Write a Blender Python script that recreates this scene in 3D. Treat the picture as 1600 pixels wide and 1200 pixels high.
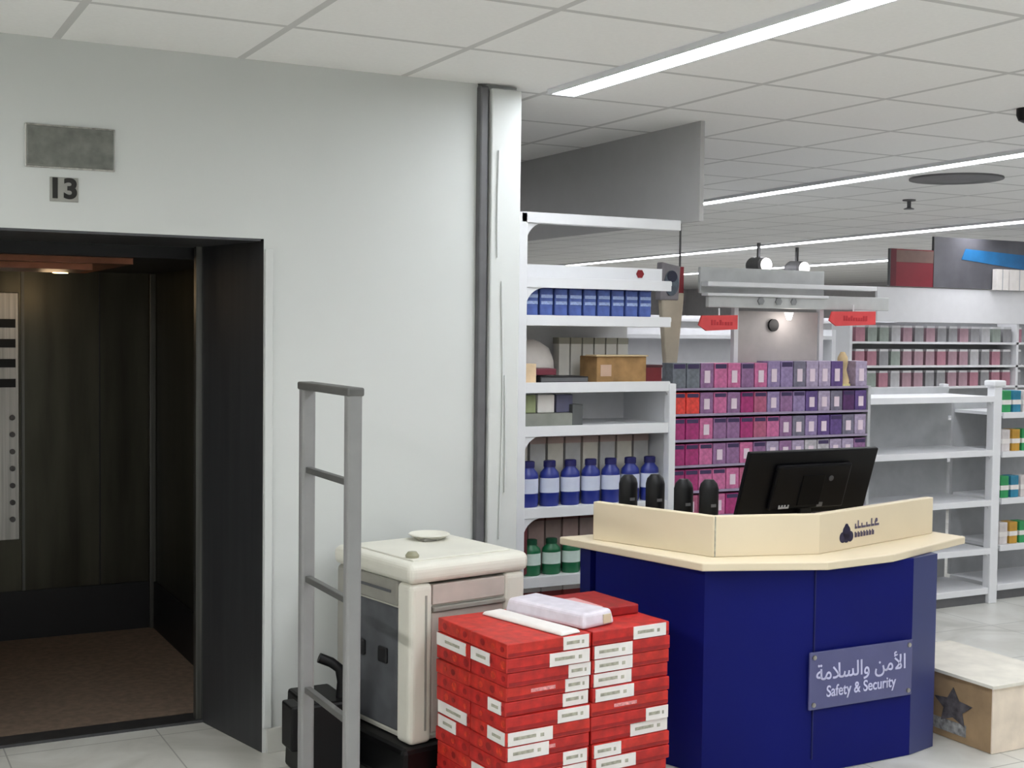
import bpy, bmesh, math, random
from mathutils import Vector, Matrix
for o in list(bpy.data.objects): bpy.data.objects.remove(o, do_unlink=True)
SC = bpy.context.scene
COL = SC.collection
R = math.radians
random.seed(7)

# ---------------------------------------------------------------- camera
YAW, PITCH, ROLL, F = R(27.6), R(2.43), R(.66), 2040.0
cam_d = bpy.data.cameras.new('camera')
cam = bpy.data.objects.new('camera', cam_d); COL.objects.link(cam); SC.camera = cam
fw = Vector((math.sin(YAW), math.cos(YAW), 0)); rt = Vector((math.cos(YAW), -math.sin(YAW), 0)); up = Vector((0, 0, 1))
f2 = fw*math.cos(PITCH)-up*math.sin(PITCH); u2 = up*math.cos(PITCH)+fw*math.sin(PITCH)
r3 = rt*math.cos(ROLL)+u2*math.sin(ROLL); u3 = u2*math.cos(ROLL)-rt*math.sin(ROLL)
m = Matrix((r3, u3, -f2)).transposed().to_4x4(); m.translation = (0, 0, 1.7)
cam.matrix_world = m
cam_d.sensor_width = 36; cam_d.lens = F*36/1600; cam_d.clip_start = .05; cam_d.clip_end = 100

# ---------------------------------------------------------------- world, exposure
W = bpy.data.worlds.new('world'); SC.world = W; W.use_nodes = True
W.node_tree.nodes['Background'].inputs[0].default_value = (.8, .85, .9, 1)
W.node_tree.nodes['Background'].inputs[1].default_value = .2
SC.view_settings.view_transform = 'Standard'; SC.view_settings.look = 'None'
SC.view_settings.gamma = 1; SC.view_settings.use_curve_mapping = False
SC.view_settings.exposure = 0.0
STRIP = 36.0          # radiance of the ceiling light strips

# ---------------------------------------------------------------- materials
def lin(c):
    return tuple((v/255/12.92 if v/255 <= .04045 else ((v/255+.055)/1.055)**2.4) for v in c)+(1,)
MATS = {}
def mat(name, rgb, rough=.5, metal=0, var=.04, scale=12, emit=0, spec=.5, coat=0, alpha=1):
    if name in MATS: return MATS[name]
    M = bpy.data.materials.new(name); M.use_nodes = True; nt = M.node_tree; b = nt.nodes['Principled BSDF']
    b.inputs['Roughness'].default_value = rough; b.inputs['Metallic'].default_value = metal
    b.inputs['Specular IOR Level'].default_value = spec; b.inputs['Coat Weight'].default_value = coat
    b.inputs['Alpha'].default_value = alpha
    c = lin(rgb)
    tc = nt.nodes.new('ShaderNodeTexCoord'); n = nt.nodes.new('ShaderNodeTexNoise'); n.inputs['Scale'].default_value = scale; n.inputs['Detail'].default_value = 4
    r = nt.nodes.new('ShaderNodeValToRGB')
    r.color_ramp.elements[0].position = .3; r.color_ramp.elements[1].position = .7
    r.color_ramp.elements[0].color = tuple(v*(1-var*2) for v in c[:3])+(1,)
    r.color_ramp.elements[1].color = tuple(min(1, v*(1+var*2)) for v in c[:3])+(1,)
    nt.links.new(tc.outputs['Object'], n.inputs['Vector']); nt.links.new(n.outputs['Fac'], r.inputs['Fac'])
    nt.links.new(r.outputs['Color'], b.inputs['Base Color'])
    if emit:
        b.inputs['Emission Color'].default_value = c; b.inputs['Emission Strength'].default_value = emit
    MATS[name] = M
    return M

def ceiling_mat():
    M = bpy.data.materials.new('ceiling_tiles'); M.use_nodes = True; nt = M.node_tree; b = nt.nodes['Principled BSDF']; b.inputs['Roughness'].default_value = .9
    tc = nt.nodes.new('ShaderNodeTexCoord'); s = nt.nodes.new('ShaderNodeSeparateXYZ'); nt.links.new(tc.outputs['Object'], s.inputs[0])
    def M_(op, a, v):
        q = nt.nodes.new('ShaderNodeMath'); q.operation = op
        if isinstance(a, (int, float)): q.inputs[0].default_value = a
        else: nt.links.new(a, q.inputs[0])
        if isinstance(v, (int, float)): q.inputs[1].default_value = v
        else: nt.links.new(v, q.inputs[1])
        return q.outputs[0]
    def line(out, off):
        t = M_('DIVIDE', M_('SUBTRACT', out, off), .68)
        t = M_('FRACT', t, 0); t = M_('SUBTRACT', t, .5); t = M_('ABSOLUTE', t, 0)
        return M_('GREATER_THAN', t, .5-.022)
    l = M_('MAXIMUM', line(s.outputs[0], .737), line(s.outputs[1], 4.39))
    n = nt.nodes.new('ShaderNodeTexNoise'); n.inputs['Scale'].default_value = 60; nt.links.new(tc.outputs['Object'], n.inputs['Vector'])
    r = nt.nodes.new('ShaderNodeValToRGB'); r.color_ramp.elements[0].color = lin((232, 232, 230)); r.color_ramp.elements[1].color = lin((240, 240, 238))
    nt.links.new(n.outputs['Fac'], r.inputs['Fac'])
    mx = nt.nodes.new('ShaderNodeMix'); mx.data_type = 'RGBA'
    nt.links.new(l, mx.inputs['Factor']); nt.links.new(r.outputs[0], mx.inputs['A']); mx.inputs['B'].default_value = lin((198, 198, 196))
    nt.links.new(mx.outputs['Result'], b.inputs['Base Color'])
    return M
def floor_mat():
    M = bpy.data.materials.new('marble_floor_tiles'); M.use_nodes = True; nt = M.node_tree; b = nt.nodes['Principled BSDF']; b.inputs['Roughness'].default_value = .28
    tc = nt.nodes.new('ShaderNodeTexCoord')
    n = nt.nodes.new('ShaderNodeTexNoise'); n.inputs['Scale'].default_value = 2.2; n.inputs['Detail'].default_value = 7; n.inputs['Distortion'].default_value = 1.2
    nt.links.new(tc.outputs['Object'], n.inputs['Vector'])
    r = nt.nodes.new('ShaderNodeValToRGB'); e = r.color_ramp.elements
    e[0].position = .35; e[0].color = lin((186, 186, 178)); e[1].position = .6; e[1].color = lin((214, 214, 208))
    k = e.new(.5); k.color = lin((204, 203, 196))
    nt.links.new(n.outputs['Fac'], r.inputs['Fac'])
    br = nt.nodes.new('ShaderNodeTexBrick'); br.offset = 0; br.inputs['Scale'].default_value = 1; br.inputs['Brick Width'].default_value = .6; br.inputs['Row Height'].default_value = .6
    br.inputs['Mortar Size'].default_value = .003; br.inputs['Mortar'].default_value = lin((150, 150, 145))
    nt.links.new(tc.outputs['Object'], br.inputs['Vector']); nt.links.new(r.outputs[0], br.inputs['Color1']); nt.links.new(r.outputs[0], br.inputs['Color2'])
    nt.links.new(br.outputs['Color'], b.inputs['Base Color'])
    return M
def steel_mat(name, rgb, rough, sc=(60, 60, 1.2), lo=.55, patch=None):
    M = bpy.data.materials.new(name); M.use_nodes = True; nt = M.node_tree; b = nt.nodes['Principled BSDF']; b.inputs['Metallic'].default_value = .85
    tc = nt.nodes.new('ShaderNodeTexCoord'); mp = nt.nodes.new('ShaderNodeMapping'); mp.inputs['Scale'].default_value = sc
    n = nt.nodes.new('ShaderNodeTexNoise'); n.inputs['Scale'].default_value = 1.0; n.inputs['Detail'].default_value = 5
    nt.links.new(tc.outputs['Object'], mp.inputs[0]); nt.links.new(mp.outputs[0], n.inputs['Vector'])
    r = nt.nodes.new('ShaderNodeValToRGB'); c = lin(rgb)
    r.color_ramp.elements[0].position = .3; r.color_ramp.elements[0].color = tuple(v*lo for v in c[:3])+(1,); r.color_ramp.elements[1].position = .7; r.color_ramp.elements[1].color = c
    nt.links.new(n.outputs['Fac'], r.inputs['Fac']); nt.links.new(r.outputs[0], b.inputs['Base Color'])
    b.inputs['Roughness'].default_value = rough
    return M
M_ceil = ceiling_mat(); M_floor = floor_mat()
M_wall = mat('wall_paint', (206, 209, 207), .65, var=.008, scale=1.5)
M_wall2 = mat('store_wall_paint', (190, 188, 190), .7, var=.02)
M_bulk = mat('bulkhead_paint', (186, 186, 186), .75, var=.01)
M_base = mat('baseboard_tile', (196, 196, 190), .4, var=.02)
M_steel = steel_mat('dark_brushed_steel', (92, 93, 96), .5, (20, 20, 1.0), .8)
M_car = steel_mat('lift_car_panel', (84, 82, 72), .36, (7, 7, .8), .45)
M_trim = steel_mat('bright_steel_trim', (190, 188, 182), .35)
M_blackk = mat('black_kickplate', (16, 16, 20), .5)
M_mat = mat('brown_floor_mat', (120, 104, 90), .8, var=.1, scale=30)
M_copper = mat('copper_reflection_panel', (128, 80, 58), .4, .6, var=.2, scale=5)  # orange-brown carries the warm reflection on the lift ceiling as colour
M_white = mat('white_powder_coat', (226, 227, 230), .45, var=.01)
M_whiteb = mat('white_back_panel', (222, 222, 224), .6, var=.02)
M_greyb = mat('grey_back_panel', (176, 178, 180), .6, var=.03)
M_gate = mat('grey_gate_plastic', (138, 138, 138), .45, var=.03)
M_gated = mat('dark_grey_bar', (92, 92, 90), .5)
M_black = mat('black_plastic', (9, 9, 11), .45, spec=.3)
M_blackm = mat('monitor_black', (5, 5, 8), .45, spec=.2)
M_chest = mat('cream_white_plastic', (222, 220, 208), .5, var=.03, scale=4)
M_chestd = mat('charcoal_shaded_panel', (84, 86, 90), .6, var=.12, scale=9)  # dark grey with the shade of the left side put in
M_chestp = mat('greyish_pink_panel', (190, 180, 172), .6, var=.04)
M_chestg = mat('grey_panel', (148, 146, 138), .6)
M_blue = mat('royal_blue_laminate', (3, 13, 98), .6, var=.03, scale=3, spec=.2)
M_blue_lit = mat('side_lit_blue_laminate', (50, 58, 108), .4, var=.03, scale=3)  # desk blue painted lighter, as light falls on the angled corner
M_cream = mat('cream_laminate', (226, 212, 184), .45, var=.015, scale=3)
M_navy = mat('navy_print', (26, 22, 62), .5)
M_sign = mat('smoky_acrylic', (84, 86, 128), .2, var=.02)
M_signw = mat('pale_lilac_lettering', (196, 196, 226), .5)
M_red = mat('red_carton_print', (184, 36, 32), .5, var=.14, scale=25)
M_redd = mat('dark_red_carton_print', (150, 22, 24), .5, var=.12, scale=25)
M_label = mat('white_paper_label', (232, 228, 224), .6, var=.03)
M_lab_t = mat('grey_green_label_print', (168, 166, 150), .7, var=.15, scale=60)
M_orange = mat('orange_swirl_print', (226, 92, 44), .5, var=.15, scale=40)
M_wrap = mat('white_plastic_wrap', (226, 220, 230), .3, var=.05, scale=20)
M_card = mat('brown_cardboard', (158, 132, 100), .8, var=.1, scale=8)
M_cardl = mat('pale_card', (228, 214, 196), .8, var=.05)
M_light = mat('light_diffuser', (246, 250, 255), .5, emit=STRIP, var=0)
M_light2 = mat('light_diffuser_far', (250, 250, 255), .5, emit=STRIP*.42, var=0)
M_light3 = mat('light_diffuser_middle', (248, 250, 255), .5, emit=STRIP*.72, var=0)
M_dgrey = mat('dark_grey_metal', (96, 96, 98), .5, var=.05)
M_glass = mat('indicator_glass', (112, 114, 108), .35, .2, var=.12, scale=25)

# ---------------------------------------------------------------- mesh helpers
class MB:
    def __init__(s): s.bm = bmesh.new()
    def box(s, x0, x1, y0, y1, z0, z1, taper=0):
        v = [s.bm.verts.new((x, y, z)) for z, t in ((z0, 0), (z1, taper)) for x, y in ((x0+t, y0+t), (x1-t, y0+t), (x1-t, y1-t), (x0+t, y1-t))]
        for f in ((3, 2, 1, 0), (4, 5, 6, 7), (0, 1, 5, 4), (1, 2, 6, 5), (2, 3, 7, 6), (3, 0, 4, 7)): s.bm.faces.new([v[i] for i in f])
        return s
    def prism(s, pts, z0, z1):
        a = [s.bm.verts.new((x, y, z0)) for x, y in pts]; b = [s.bm.verts.new((x, y, z1)) for x, y in pts]; n = len(pts)
        s.bm.faces.new(a[::-1]); s.bm.faces.new(b)
        for i in range(n): s.bm.faces.new((a[i], a[(i+1) % n], b[(i+1) % n], b[i]))
        return s
    def wallprism(s, pts, y0, y1):     # outline in x,z pushed through y
        a = [s.bm.verts.new((x, y0, z)) for x, z in pts]; b = [s.bm.verts.new((x, y1, z)) for x, z in pts]; n = len(pts)
        s.bm.faces.new(a); s.bm.faces.new(b[::-1])
        for i in range(n): s.bm.faces.new((a[i], b[i], b[(i+1) % n], a[(i+1) % n]))
        return s
    def band(s, pts, th, z0, z1):      # a standing strip of thickness th along a polyline (offset to its left)
        n = len(pts); P = [Vector(p) for p in pts]; off = []
        for i in range(n):
            d1 = (P[i]-P[i-1]).normalized() if i else (P[1]-P[0]).normalized()
            d2 = (P[i+1]-P[i]).normalized() if i < n-1 else d1
            n1 = Vector((-d1.y, d1.x)); n2 = Vector((-d2.y, d2.x)); b = (n1+n2).normalized(); off.append(P[i]+b*th/max(.3, b.dot(n1)))
        return s.prism([tuple(p) for p in P]+[tuple(p) for p in off[::-1]], z0, z1)
    def lathe(s, prof, cx=0, cy=0, n=20, sx=1, sy=1, cz=0, axis='z'):
        rings = []
        for r, z in prof:
            ring = []
            for i in range(n):
                a = 2*math.pi*i/n; x, y = r*sx*math.cos(a), r*sy*math.sin(a)
                co = (cx+x, cy+y, cz+z) if axis == 'z' else ((cx+x, cy+z, cz+y) if axis == 'y' else (cx+z, cy+x, cz+y))
                ring.append(s.bm.verts.new(co))
            rings.append(ring)
        for a, b in zip(rings, rings[1:]):
            for i in range(n): s.bm.faces.new((a[i], a[(i+1) % n], b[(i+1) % n], b[i]))
        s.bm.faces.new(rings[0][::-1]); s.bm.faces.new(rings[-1])
        return s
    def tube(s, pts, r, n=10):
        P = [Vector(p) for p in pts]; rings = []
        for i, p in enumerate(P):
            d = (P[min(i+1, len(P)-1)]-P[max(i-1, 0)]).normalized()
            a = d.cross(Vector((0, 0, 1)) if abs(d.z) < .9 else Vector((1, 0, 0))).normalized(); b = d.cross(a)
            rings.append([s.bm.verts.new(p+a*r*math.cos(2*math.pi*k/n)+b*r*math.sin(2*math.pi*k/n)) for k in range(n)])
        for a, b in zip(rings, rings[1:]):
            for i in range(n): s.bm.faces.new((a[i], a[(i+1) % n], b[(i+1) % n], b[i]))
        s.bm.faces.new(rings[0][::-1]); s.bm.faces.new(rings[-1])
        return s

def obj(name, mb, material, parent=None, bevel=0, smooth=False, label=None, world=False, seg=2):
    bm = mb.bm
    if world and parent is not None:
        Mi = (Matrix.Translation(parent.location) @ Matrix.Rotation(parent.rotation_euler.z, 4, 'Z')).inverted()
        bmesh.ops.transform(bm, matrix=Mi, verts=bm.verts)
    bmesh.ops.recalc_face_normals(bm, faces=bm.faces)
    me = bpy.data.meshes.new(name); bm.to_mesh(me); bm.free(); me.materials.append(material)
    if smooth:
        for p in me.polygons: p.use_smooth = True
        me.set_sharp_from_angle(angle=R(40))
    o = bpy.data.objects.new(name, me); COL.objects.link(o)
    if parent is not None: o.parent = parent
    if bevel:
        b = o.modifiers.new('bevel', 'BEVEL'); b.width = bevel; b.segments = seg; b.limit_method = 'ANGLE'
    if label: o['label'] = label
    return o
def tag(o, label, cat, group=None):
    o['label'] = label; o['category'] = cat
    if group: o['group'] = group
    return o
def thing(name, label, cat, loc=(0, 0, 0), rot=0, group=None):
    o = bpy.data.objects.new(name, None); o.empty_display_size = .05; COL.objects.link(o); o.location = loc; o.rotation_euler = (0, 0, rot)
    return tag(o, label, cat, group)
def struct(name, mb, m, bevel=0):
    o = obj(name, mb, m, bevel=bevel); o['kind'] = 'structure'; return o
def dup(root, loc, rot=None, label=None, group=None):
    r = root.copy(); COL.objects.link(r); r.location = loc
    if rot is not None: r.rotation_euler = (0, 0, rot)
    if label: r['label'] = label
    if group: r['group'] = group
    for ch in [c for c in bpy.data.objects if c.parent == root]:
        c = ch.copy(); COL.objects.link(c); c.parent = r
        for g in [g for g in bpy.data.objects if g.parent == ch]:
            d = g.copy(); COL.objects.link(d); d.parent = c
    return r
def text(name, body, size, m, parent, loc, rotz=0, extrude=.001, xs=1, bold=0, align='CENTER'):
    c = bpy.data.curves.new(name, 'FONT'); c.body = body; c.size = size; c.extrude = extrude; c.align_x = align; c.align_y = 'CENTER'; c.offset = bold
    t = bpy.data.objects.new(name+'_src', c); COL.objects.link(t); bpy.context.view_layer.update()
    me = bpy.data.meshes.new_from_object(t.evaluated_get(bpy.context.evaluated_depsgraph_get())); bpy.data.objects.remove(t)
    Mx = Matrix.Translation(loc) @ Matrix.Rotation(rotz, 4, 'Z') @ Matrix.Rotation(R(90), 4, 'X') @ Matrix.Diagonal((xs, 1, 1, 1))
    me.transform(Mx); me.materials.clear(); me.materials.append(m); me.name = name
    o = bpy.data.objects.new(name, me); COL.objects.link(o); o.parent = parent
    return o
ORD = ['first', 'second', 'third', 'fourth', 'fifth', 'sixth', 'seventh', 'eighth', 'ninth', 'tenth', 'eleventh', 'twelfth', 'thirteenth', 'fourteenth', 'fifteenth', 'sixteenth']

H = 2.73      # ceiling height
# ================================================================ the setting
struct('floor', MB().box(-5, 19, -6, 27, -.1, 0), M_floor)
struct('ceiling', MB().box(-5, 19, -6, 27, H, H+.1), M_ceil)
# lift wall with the door opening
w = MB(); w.box(-5, .05, 5, 5.3, 0, H); w.box(.05, 1.51, 5, 5.3, 2.04, H); w.box(1.51, 2.435, 5, 5.3, 0, H); w.box(2.475, 2.62, 5, 5.3, 0, H); w.box(2.435, 2.475, 5.02, 5.3, 0, H)
struct('wall_left', w, M_wall)
struct('baseboard_left', MB().box(1.525, 2.62, 4.985, 5, 0, .1), M_base, .003)
struct('wall_back', MB().box(-5, 19, 27, 27.2, 0, H), M_wall2)
struct('wall_right', MB().box(19, 19.2, -6, 27, 0, H), M_wall2)
struct('wall_front', MB().box(-5, 19, -6.2, -6, 0, H), M_wall)
struct('wall_side', MB().box(-5.2, -5, -6, 27, 0, H), M_wall)
struct('trim_1', MB().box(3.80, 3.825, 5.3, 10, 2.24, H), M_bulk)                      # hanging bulkhead
struct('trim_2', MB().box(1.512, 1.545, 4.985, 5, .1, 2.0), M_wall, .004)            # pale strip beside the lift jamb

# vertical dark conduit and white pilaster at the wall's end
o = obj('cable_conduit', MB().box(2.432, 2.472, 4.965, 5.018, .4, H-.01), M_dgrey, bevel=.008)
tag(o, 'dark grey vertical conduit running from ceiling down to the white chest', 'pipe')
col_ = thing('wall_pilaster', 'white vertical pilaster closing the end of the lift wall', 'column', (2.55, 4.97, 0))
obj('casing', MB().box(2.478, 2.62, 4.95, 5.0, 0, H-.02), M_wall, col_, .006, world=True)
for k, (x, z0, z1) in enumerate(((2.512, 2.0, 2.45), (2.535, .8, 1.9), (2.55, 1.0, 1.5))):
    pts = [(x+.006*math.sin(z*5+k), 4.944, z) for z in [z0+(z1-z0)*i/12 for i in range(13)]]
    obj('cable', MB().tube(pts, .0035), M_wall, col_, smooth=True, world=True, label='thin pale cable')

# ceiling light strips
def strip(x0, y0, x1, y1, wdt, label, m):
    L = math.hypot(x1-x0, y1-y0); a = math.atan2(-(x1-x0), y1-y0)
    t = thing('ceiling_light_strip', label, 'ceiling light', (x0, y0, H), a, 'long linear ceiling lights')
    obj('diffuser', MB().box(-wdt/2, wdt/2, 0, L, -.018, -.004), m, t)
    obj('housing', MB().box(-wdt/2-.012, -wdt/2, 0, L, -.024, -.001).box(wdt/2, wdt/2+.012, 0, L, -.024, -.001).box(-wdt/2-.012, wdt/2+.012, L, L+.02, -.024, -.001), M_white, t)
strip(2.83, -4, 2.81, 4.93, .11, 'brightest ceiling light strip, nearest, ending beside the white pilaster', M_light)
strip(5.42, -3, 6.32, 11, .12, 'second ceiling light strip, starting at the grey hanging bulkhead', M_light3)
strip(8.5, -2, 10.6, 20, .2, 'third ceiling light strip, farther off above the red and blue posters', M_light2)
strip(12.2, 4, 14.2, 26, .26, 'farthest ceiling light strip, seen through the top of the white shelving', M_light2)
strip(2.2, 6, 2.2, 15, .12, 'added light strip unseen behind the lift wall, brightening the hanging bulkhead', M_light2)  # unseen strip added to brighten the bulkhead from behind the wall
strip(-1.2, -4, -1.25, 4.6, .11, 'added fill light strip left of the frame, brightening the lift wall', mat('fill_diffuser_left', (250, 250, 250), .5, emit=STRIP*2.1, var=0))  # off-frame fill strip, added to brighten the left wall and floor

# ceiling fittings
t = thing('ceiling_vent', 'round dark ceiling vent just behind the second light strip', 'vent', (6.62, 6.35, H))
obj('grille', MB().lathe([(.3, 0), (.3, -.012), (.22, -.02), (.2, -.012), (.1, -.02), (.02, -.02)], n=32), M_dgrey, t, smooth=True)
t = thing('sprinkler_head', 'small ceiling sprinkler under the dark round vent', 'sprinkler', (7.4, 7.57, H))
obj('sprinkler', MB().lathe([(.05, 0), (.05, -.01), (.015, -.015), (.015, -.06), (.04, -.07), (.04, -.075)]), M_dgrey, t, smooth=True)
t = thing('security_camera', 'small black dome camera on the ceiling at the right edge', 'camera', (4.85, 4.24, H))
obj('dome', MB().lathe([(.045, 0), (.045, -.03), (.035, -.055), (.015, -.065)]), M_black, t, smooth=True)
for k, (x, y, l) in enumerate(((9.6, 12.2, 'white hanging spot lamp left of the pair in front of the third light strip'), (10.5, 12.6, 'white hanging spot lamp right of the pair in front of the third light strip'))):
    t = thing('track_spot_lamp', l, 'lamp', (x, y, H), 0, 'hanging spot lamps')
    obj('stem', MB().box(-.015, .015, -.015, .015, -.2, 0), M_dgrey, t)
    obj('lamp_head', MB().lathe([(.05, -.14), (.09, -.1), (.1, .1), (.08, .14)], cz=-.26, axis='y'), M_dgrey, t, smooth=True)
    obj('lamp_glass', MB().lathe([(.08, -.15), (.08, -.141)], cz=-.26, axis='y'), mat('lamp_glow', (255, 250, 245), emit=1.5), t)

# ================================================================ lift
lift = thing('elevator', 'open lift car with dark steel frame, bronze walls and brown mat', 'elevator', (.78, 5.5, 0))
fr = MB()
fr.prism([(1.51, 5.0), (1.40, 5.5), (1.40, 5.6), (1.51, 5.6)], 0, 2.04).prism([(.05, 5.0), (.05, 5.6), (.16, 5.6), (.16, 5.5)], 0, 2.04)
fr.box(.06, 1.5, 5.003, 5.6, 2.03, 2.06)
obj('door_frame', fr, M_steel, lift, world=True, bevel=.002)
M_edge = steel_mat('lift_edge_steel', (112, 112, 108), .45)
obj('door_sill', MB().box(.16, 1.4, 5.5, 5.62, 0, .012), M_steel, lift, world=True)
sd = obj('door_edge', MB().box(1.375, 1.4, 5.52, 5.56, .012, 2.03), M_edge, lift, world=True, label='lighter steel edge of the open sliding door')
obj('door_edge', MB().box(1.53, 1.56, 5.75, 5.8, .012, 1.98), M_steel, lift, world=True)
obj('car_floor', MB().box(.1, 1.62, 5.62, 7.4, -.02, .01), M_mat, lift, world=True, label='brown lift floor mat')
obj('back_wall', MB().box(.1, 1.6, 7.35, 7.4, 0, 2.0), M_car, lift, world=True)
obj('side_wall', MB().box(1.6, 1.65, 5.6, 7.4, 0, 2.0), M_car, lift, world=True)
obj('side_wall', MB().box(.05, .1, 5.6, 7.4, 0, 2.0), M_car, lift, world=True)
obj('kick_plate', MB().box(.1, 1.58, 7.335, 7.35, .01, .27).box(1.585, 1.6, 5.85, 7.35, .01, .27), M_blackk, lift, world=True, label='black kick plate')
obj('corner_trim', MB().box(1.565, 1.6, 7.31, 7.345, .01, 1.98), M_edge, lift, world=True, bevel=.004)
obj('panel_seam', MB().box(.9, .915, 7.34, 7.35, .27, 1.98), M_edge, lift, world=True)
obj('panel_seam', MB().box(1.3, 1.306, 7.342, 7.35, .27, 1.98), M_blackk, lift, world=True)
obj('car_ceiling', MB().box(.1, 1.62, 5.6, 7.4, 1.98, 2.03), M_blackk, lift, world=True)
obj('ceiling_panel', MB().box(.12, 1.15, 5.7, 6.9, 1.955, 1.98).box(.12, 1.0, 5.8, 6.2, 1.93, 1.955), M_copper, lift, world=True, label='copper-brown lift ceiling panel, warm reflection put into its colour')
obj('ceiling_lamp', MB().lathe([(.05, 1.921), (.05, 1.929)], cx=.45, cy=6.5), mat('warm_lift_lamp', (255, 214, 150), emit=14), lift, world=True, label='warm round lift lamp')
obj('ceiling_lamp', MB().lathe([(.035, 1.94), (.035, 1.954)], cx=.98, cy=6.55), mat('warm_lift_lamp', (255, 214, 150), emit=14), lift, world=True, label='warm round lift lamp')
cp = obj('control_panel', MB().box(.66, .885, 7.32, 7.348, .55, 1.86), steel_mat('control_panel_steel', (210, 208, 204), .5), lift, world=True, bevel=.004, label='pale steel lift control panel')
for k in range(4):
    obj('display_window', MB().box(.68, .868, 7.312, 7.319, 1.72-k*.105-.045, 1.72-k*.105), M_black, cp, label='black slot of the panel')
for o in [c for c in bpy.data.objects if c.parent == cp]:    # panel children were built in world coordinates
    o.data.transform(Matrix.Translation(-lift.location))
for k in range(7):
    b = MB().lathe([(.014, -.012), (.014, 0)], cx=.85, cy=7.318, cz=1.2-k*.09, axis='y'); bmesh.ops.translate(b.bm, vec=-lift.location, verts=b.bm.verts)
    obj('call_button', b, M_dgrey, cp, smooth=True)
# bodiless point light under the car ceiling, added to warm the lift
ld = bpy.data.lights.new('lift_fill_light', 'POINT'); ld.energy = 1.0; ld.color = (1, .72, .42); ld.shadow_soft_size = .06
lo = bpy.data.objects.new('lift_fill_light', ld); lo.location = (.98, 6.75, 1.85); COL.objects.link(lo)

t = thing('floor_indicator', 'grey rectangular indicator panel on the wall above the lift', 'panel', (.785, 5.0, 2.34))
obj('indicator_plate', MB().box(-.152, .152, -.015, 0, -.072, .072), M_glass, t, bevel=.004)
obj('indicator_rim', MB().box(-.158, .158, -.008, 0, -.078, .078), M_trim, t, bevel=.003)
t = thing('number_plaque', 'small square lift number plaque reading 13 below the grey indicator', 'sign', (.762, 5.0, 2.187))
obj('plate', MB().box(-.05, .05, -.006, 0, -.044, .044), mat('grey_plaque', (150, 150, 144), .5), t, bevel=.002)
text('number', '13', .1, mat('charcoal_numerals', (20, 20, 17), .5), t, (-.005, -.0075, 0), xs=1.08, bold=.0035)

# ================================================================ security gate (antenna)
gx, gy0, gy1 = 1.505, 3.99, 4.45
g = thing('antenna_gate', 'grey anti-theft antenna gate standing in front of the white chest', 'security gate', (gx, (gy0+gy1)/2, 0))
for y, wd in ((gy1, .026), (gy0, .026)):
    obj('post', MB().box(gx-wd, gx+wd, y-.022, y+.022, .0, 1.5), M_gate, g, bevel=.01, world=True)
obj('top_cap', MB().box(gx-.03, gx+.03, gy0-.026, gy1+.026, 1.475, 1.503), M_gated, g, bevel=.006, world=True)
for z in (1.19, .8, .4):
    obj('crossbar', MB().box(gx-.012, gx+.012, gy0+.02, gy1-.02, z-.011, z+.011), M_gated, g, bevel=.003, world=True)
obj('foot', MB().box(gx-.05, gx+.05, gy0-.05, gy1+.05, 0, .05), M_black, g, bevel=.01, world=True)

# black bin with a bent handle behind the gate
b = thing('black_crate', 'black crate with a bent handle on the floor behind the antenna gate', 'crate', (1.63, 4.68, 0))
obj('crate_body', MB().box(1.55, 1.735, 4.56, 4.84, .0, .3, .008), M_black, b, bevel=.012, world=True)
obj('side_box', MB().box(1.50, 1.548, 4.6, 4.72, .12, .29), M_black, b, bevel=.008, world=True)
obj('handle', MB().tube([(1.70, 4.62, .3), (1.705, 4.62, .36), (1.695, 4.62, .41), (1.665, 4.63, .435), (1.62, 4.64, .455)], .019), M_black, b, smooth=True, world=True)

# ================================================================ white chest
ch = thing('storage_chest', 'large cream-white plastic chest with rounded lid beside the lift wall', 'chest', (1.86, 4.33, 0), R(10))
A, B = .53, .54
obj('body', MB().box(.02, A-.02, .02, B-.02, .17, .74), M_chest, ch, bevel=.02)
obj('corner_post', MB().box(0, .1, 0, .1, .17, .765), M_chest, ch, bevel=.022, seg=4)
obj('corner_post', MB().box(A-.1, A, 0, .1, .17, .765), M_chest, ch, bevel=.022, seg=4)
obj('corner_post', MB().box(0, .07, B-.1, B, .17, .765), M_chestg, ch, bevel=.02, seg=4)
obj('post_groove', MB().box(.062, .07, -.003, .01, .22, .72), M_chestg, ch)
obj('lid', MB().box(-.012, A+.012, -.012, B+.012, .765, .84), M_chest, ch, bevel=.03, seg=5)
obj('lid_panel', MB().box(.04, A-.04, .05, B-.05, .838, .846), M_chest, ch, bevel=.004)
obj('side_panel', MB().box(.012, .03, .11, B-.1, .2, .66), M_chestd, ch, bevel=.006, label='charcoal recessed side panel, shade put into its colour')
obj('side_band', MB().box(.004, .03, .1, B-.08, .67, .765), M_chestg, ch, bevel=.006, label='grey band under the lid')
obj('side_slot', MB().box(0.0, .01, .14, B-.14, .715, .725), M_chestd, ch)
for y in (.17, .33):
    obj('latch', MB().box(.0, .014, y, y+.06, .44, .5), M_blackk, ch, bevel=.006)
obj('front_band', MB().box(.1, A-.1, .004, .03, .68, .755), M_chestp, ch, bevel=.004, label='greyish pink band under the lid')
obj('front_ledge', MB().box(.1, A-.1, -.004, .03, .655, .672), M_chestg, ch, bevel=.003)
obj('front_panel', MB().box(.1, A-.1, .012, .03, .2, .65), M_chestp, ch, bevel=.006)
obj('base', MB().box(-.04, A+.02, -.02, B, .03, .17), M_black, ch, bevel=.02, label='black base of the chest')
for x, y in ((.04, .05), (A-.05, .05), (.04, B-.07), (A-.05, B-.07)):
    obj('caster', MB().lathe([(.015, -.012), (.03, -.01), (.03, .01), (.015, .012)], cx=x, cy=y, cz=.03, axis='x'), M_black, ch, smooth=True)
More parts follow.
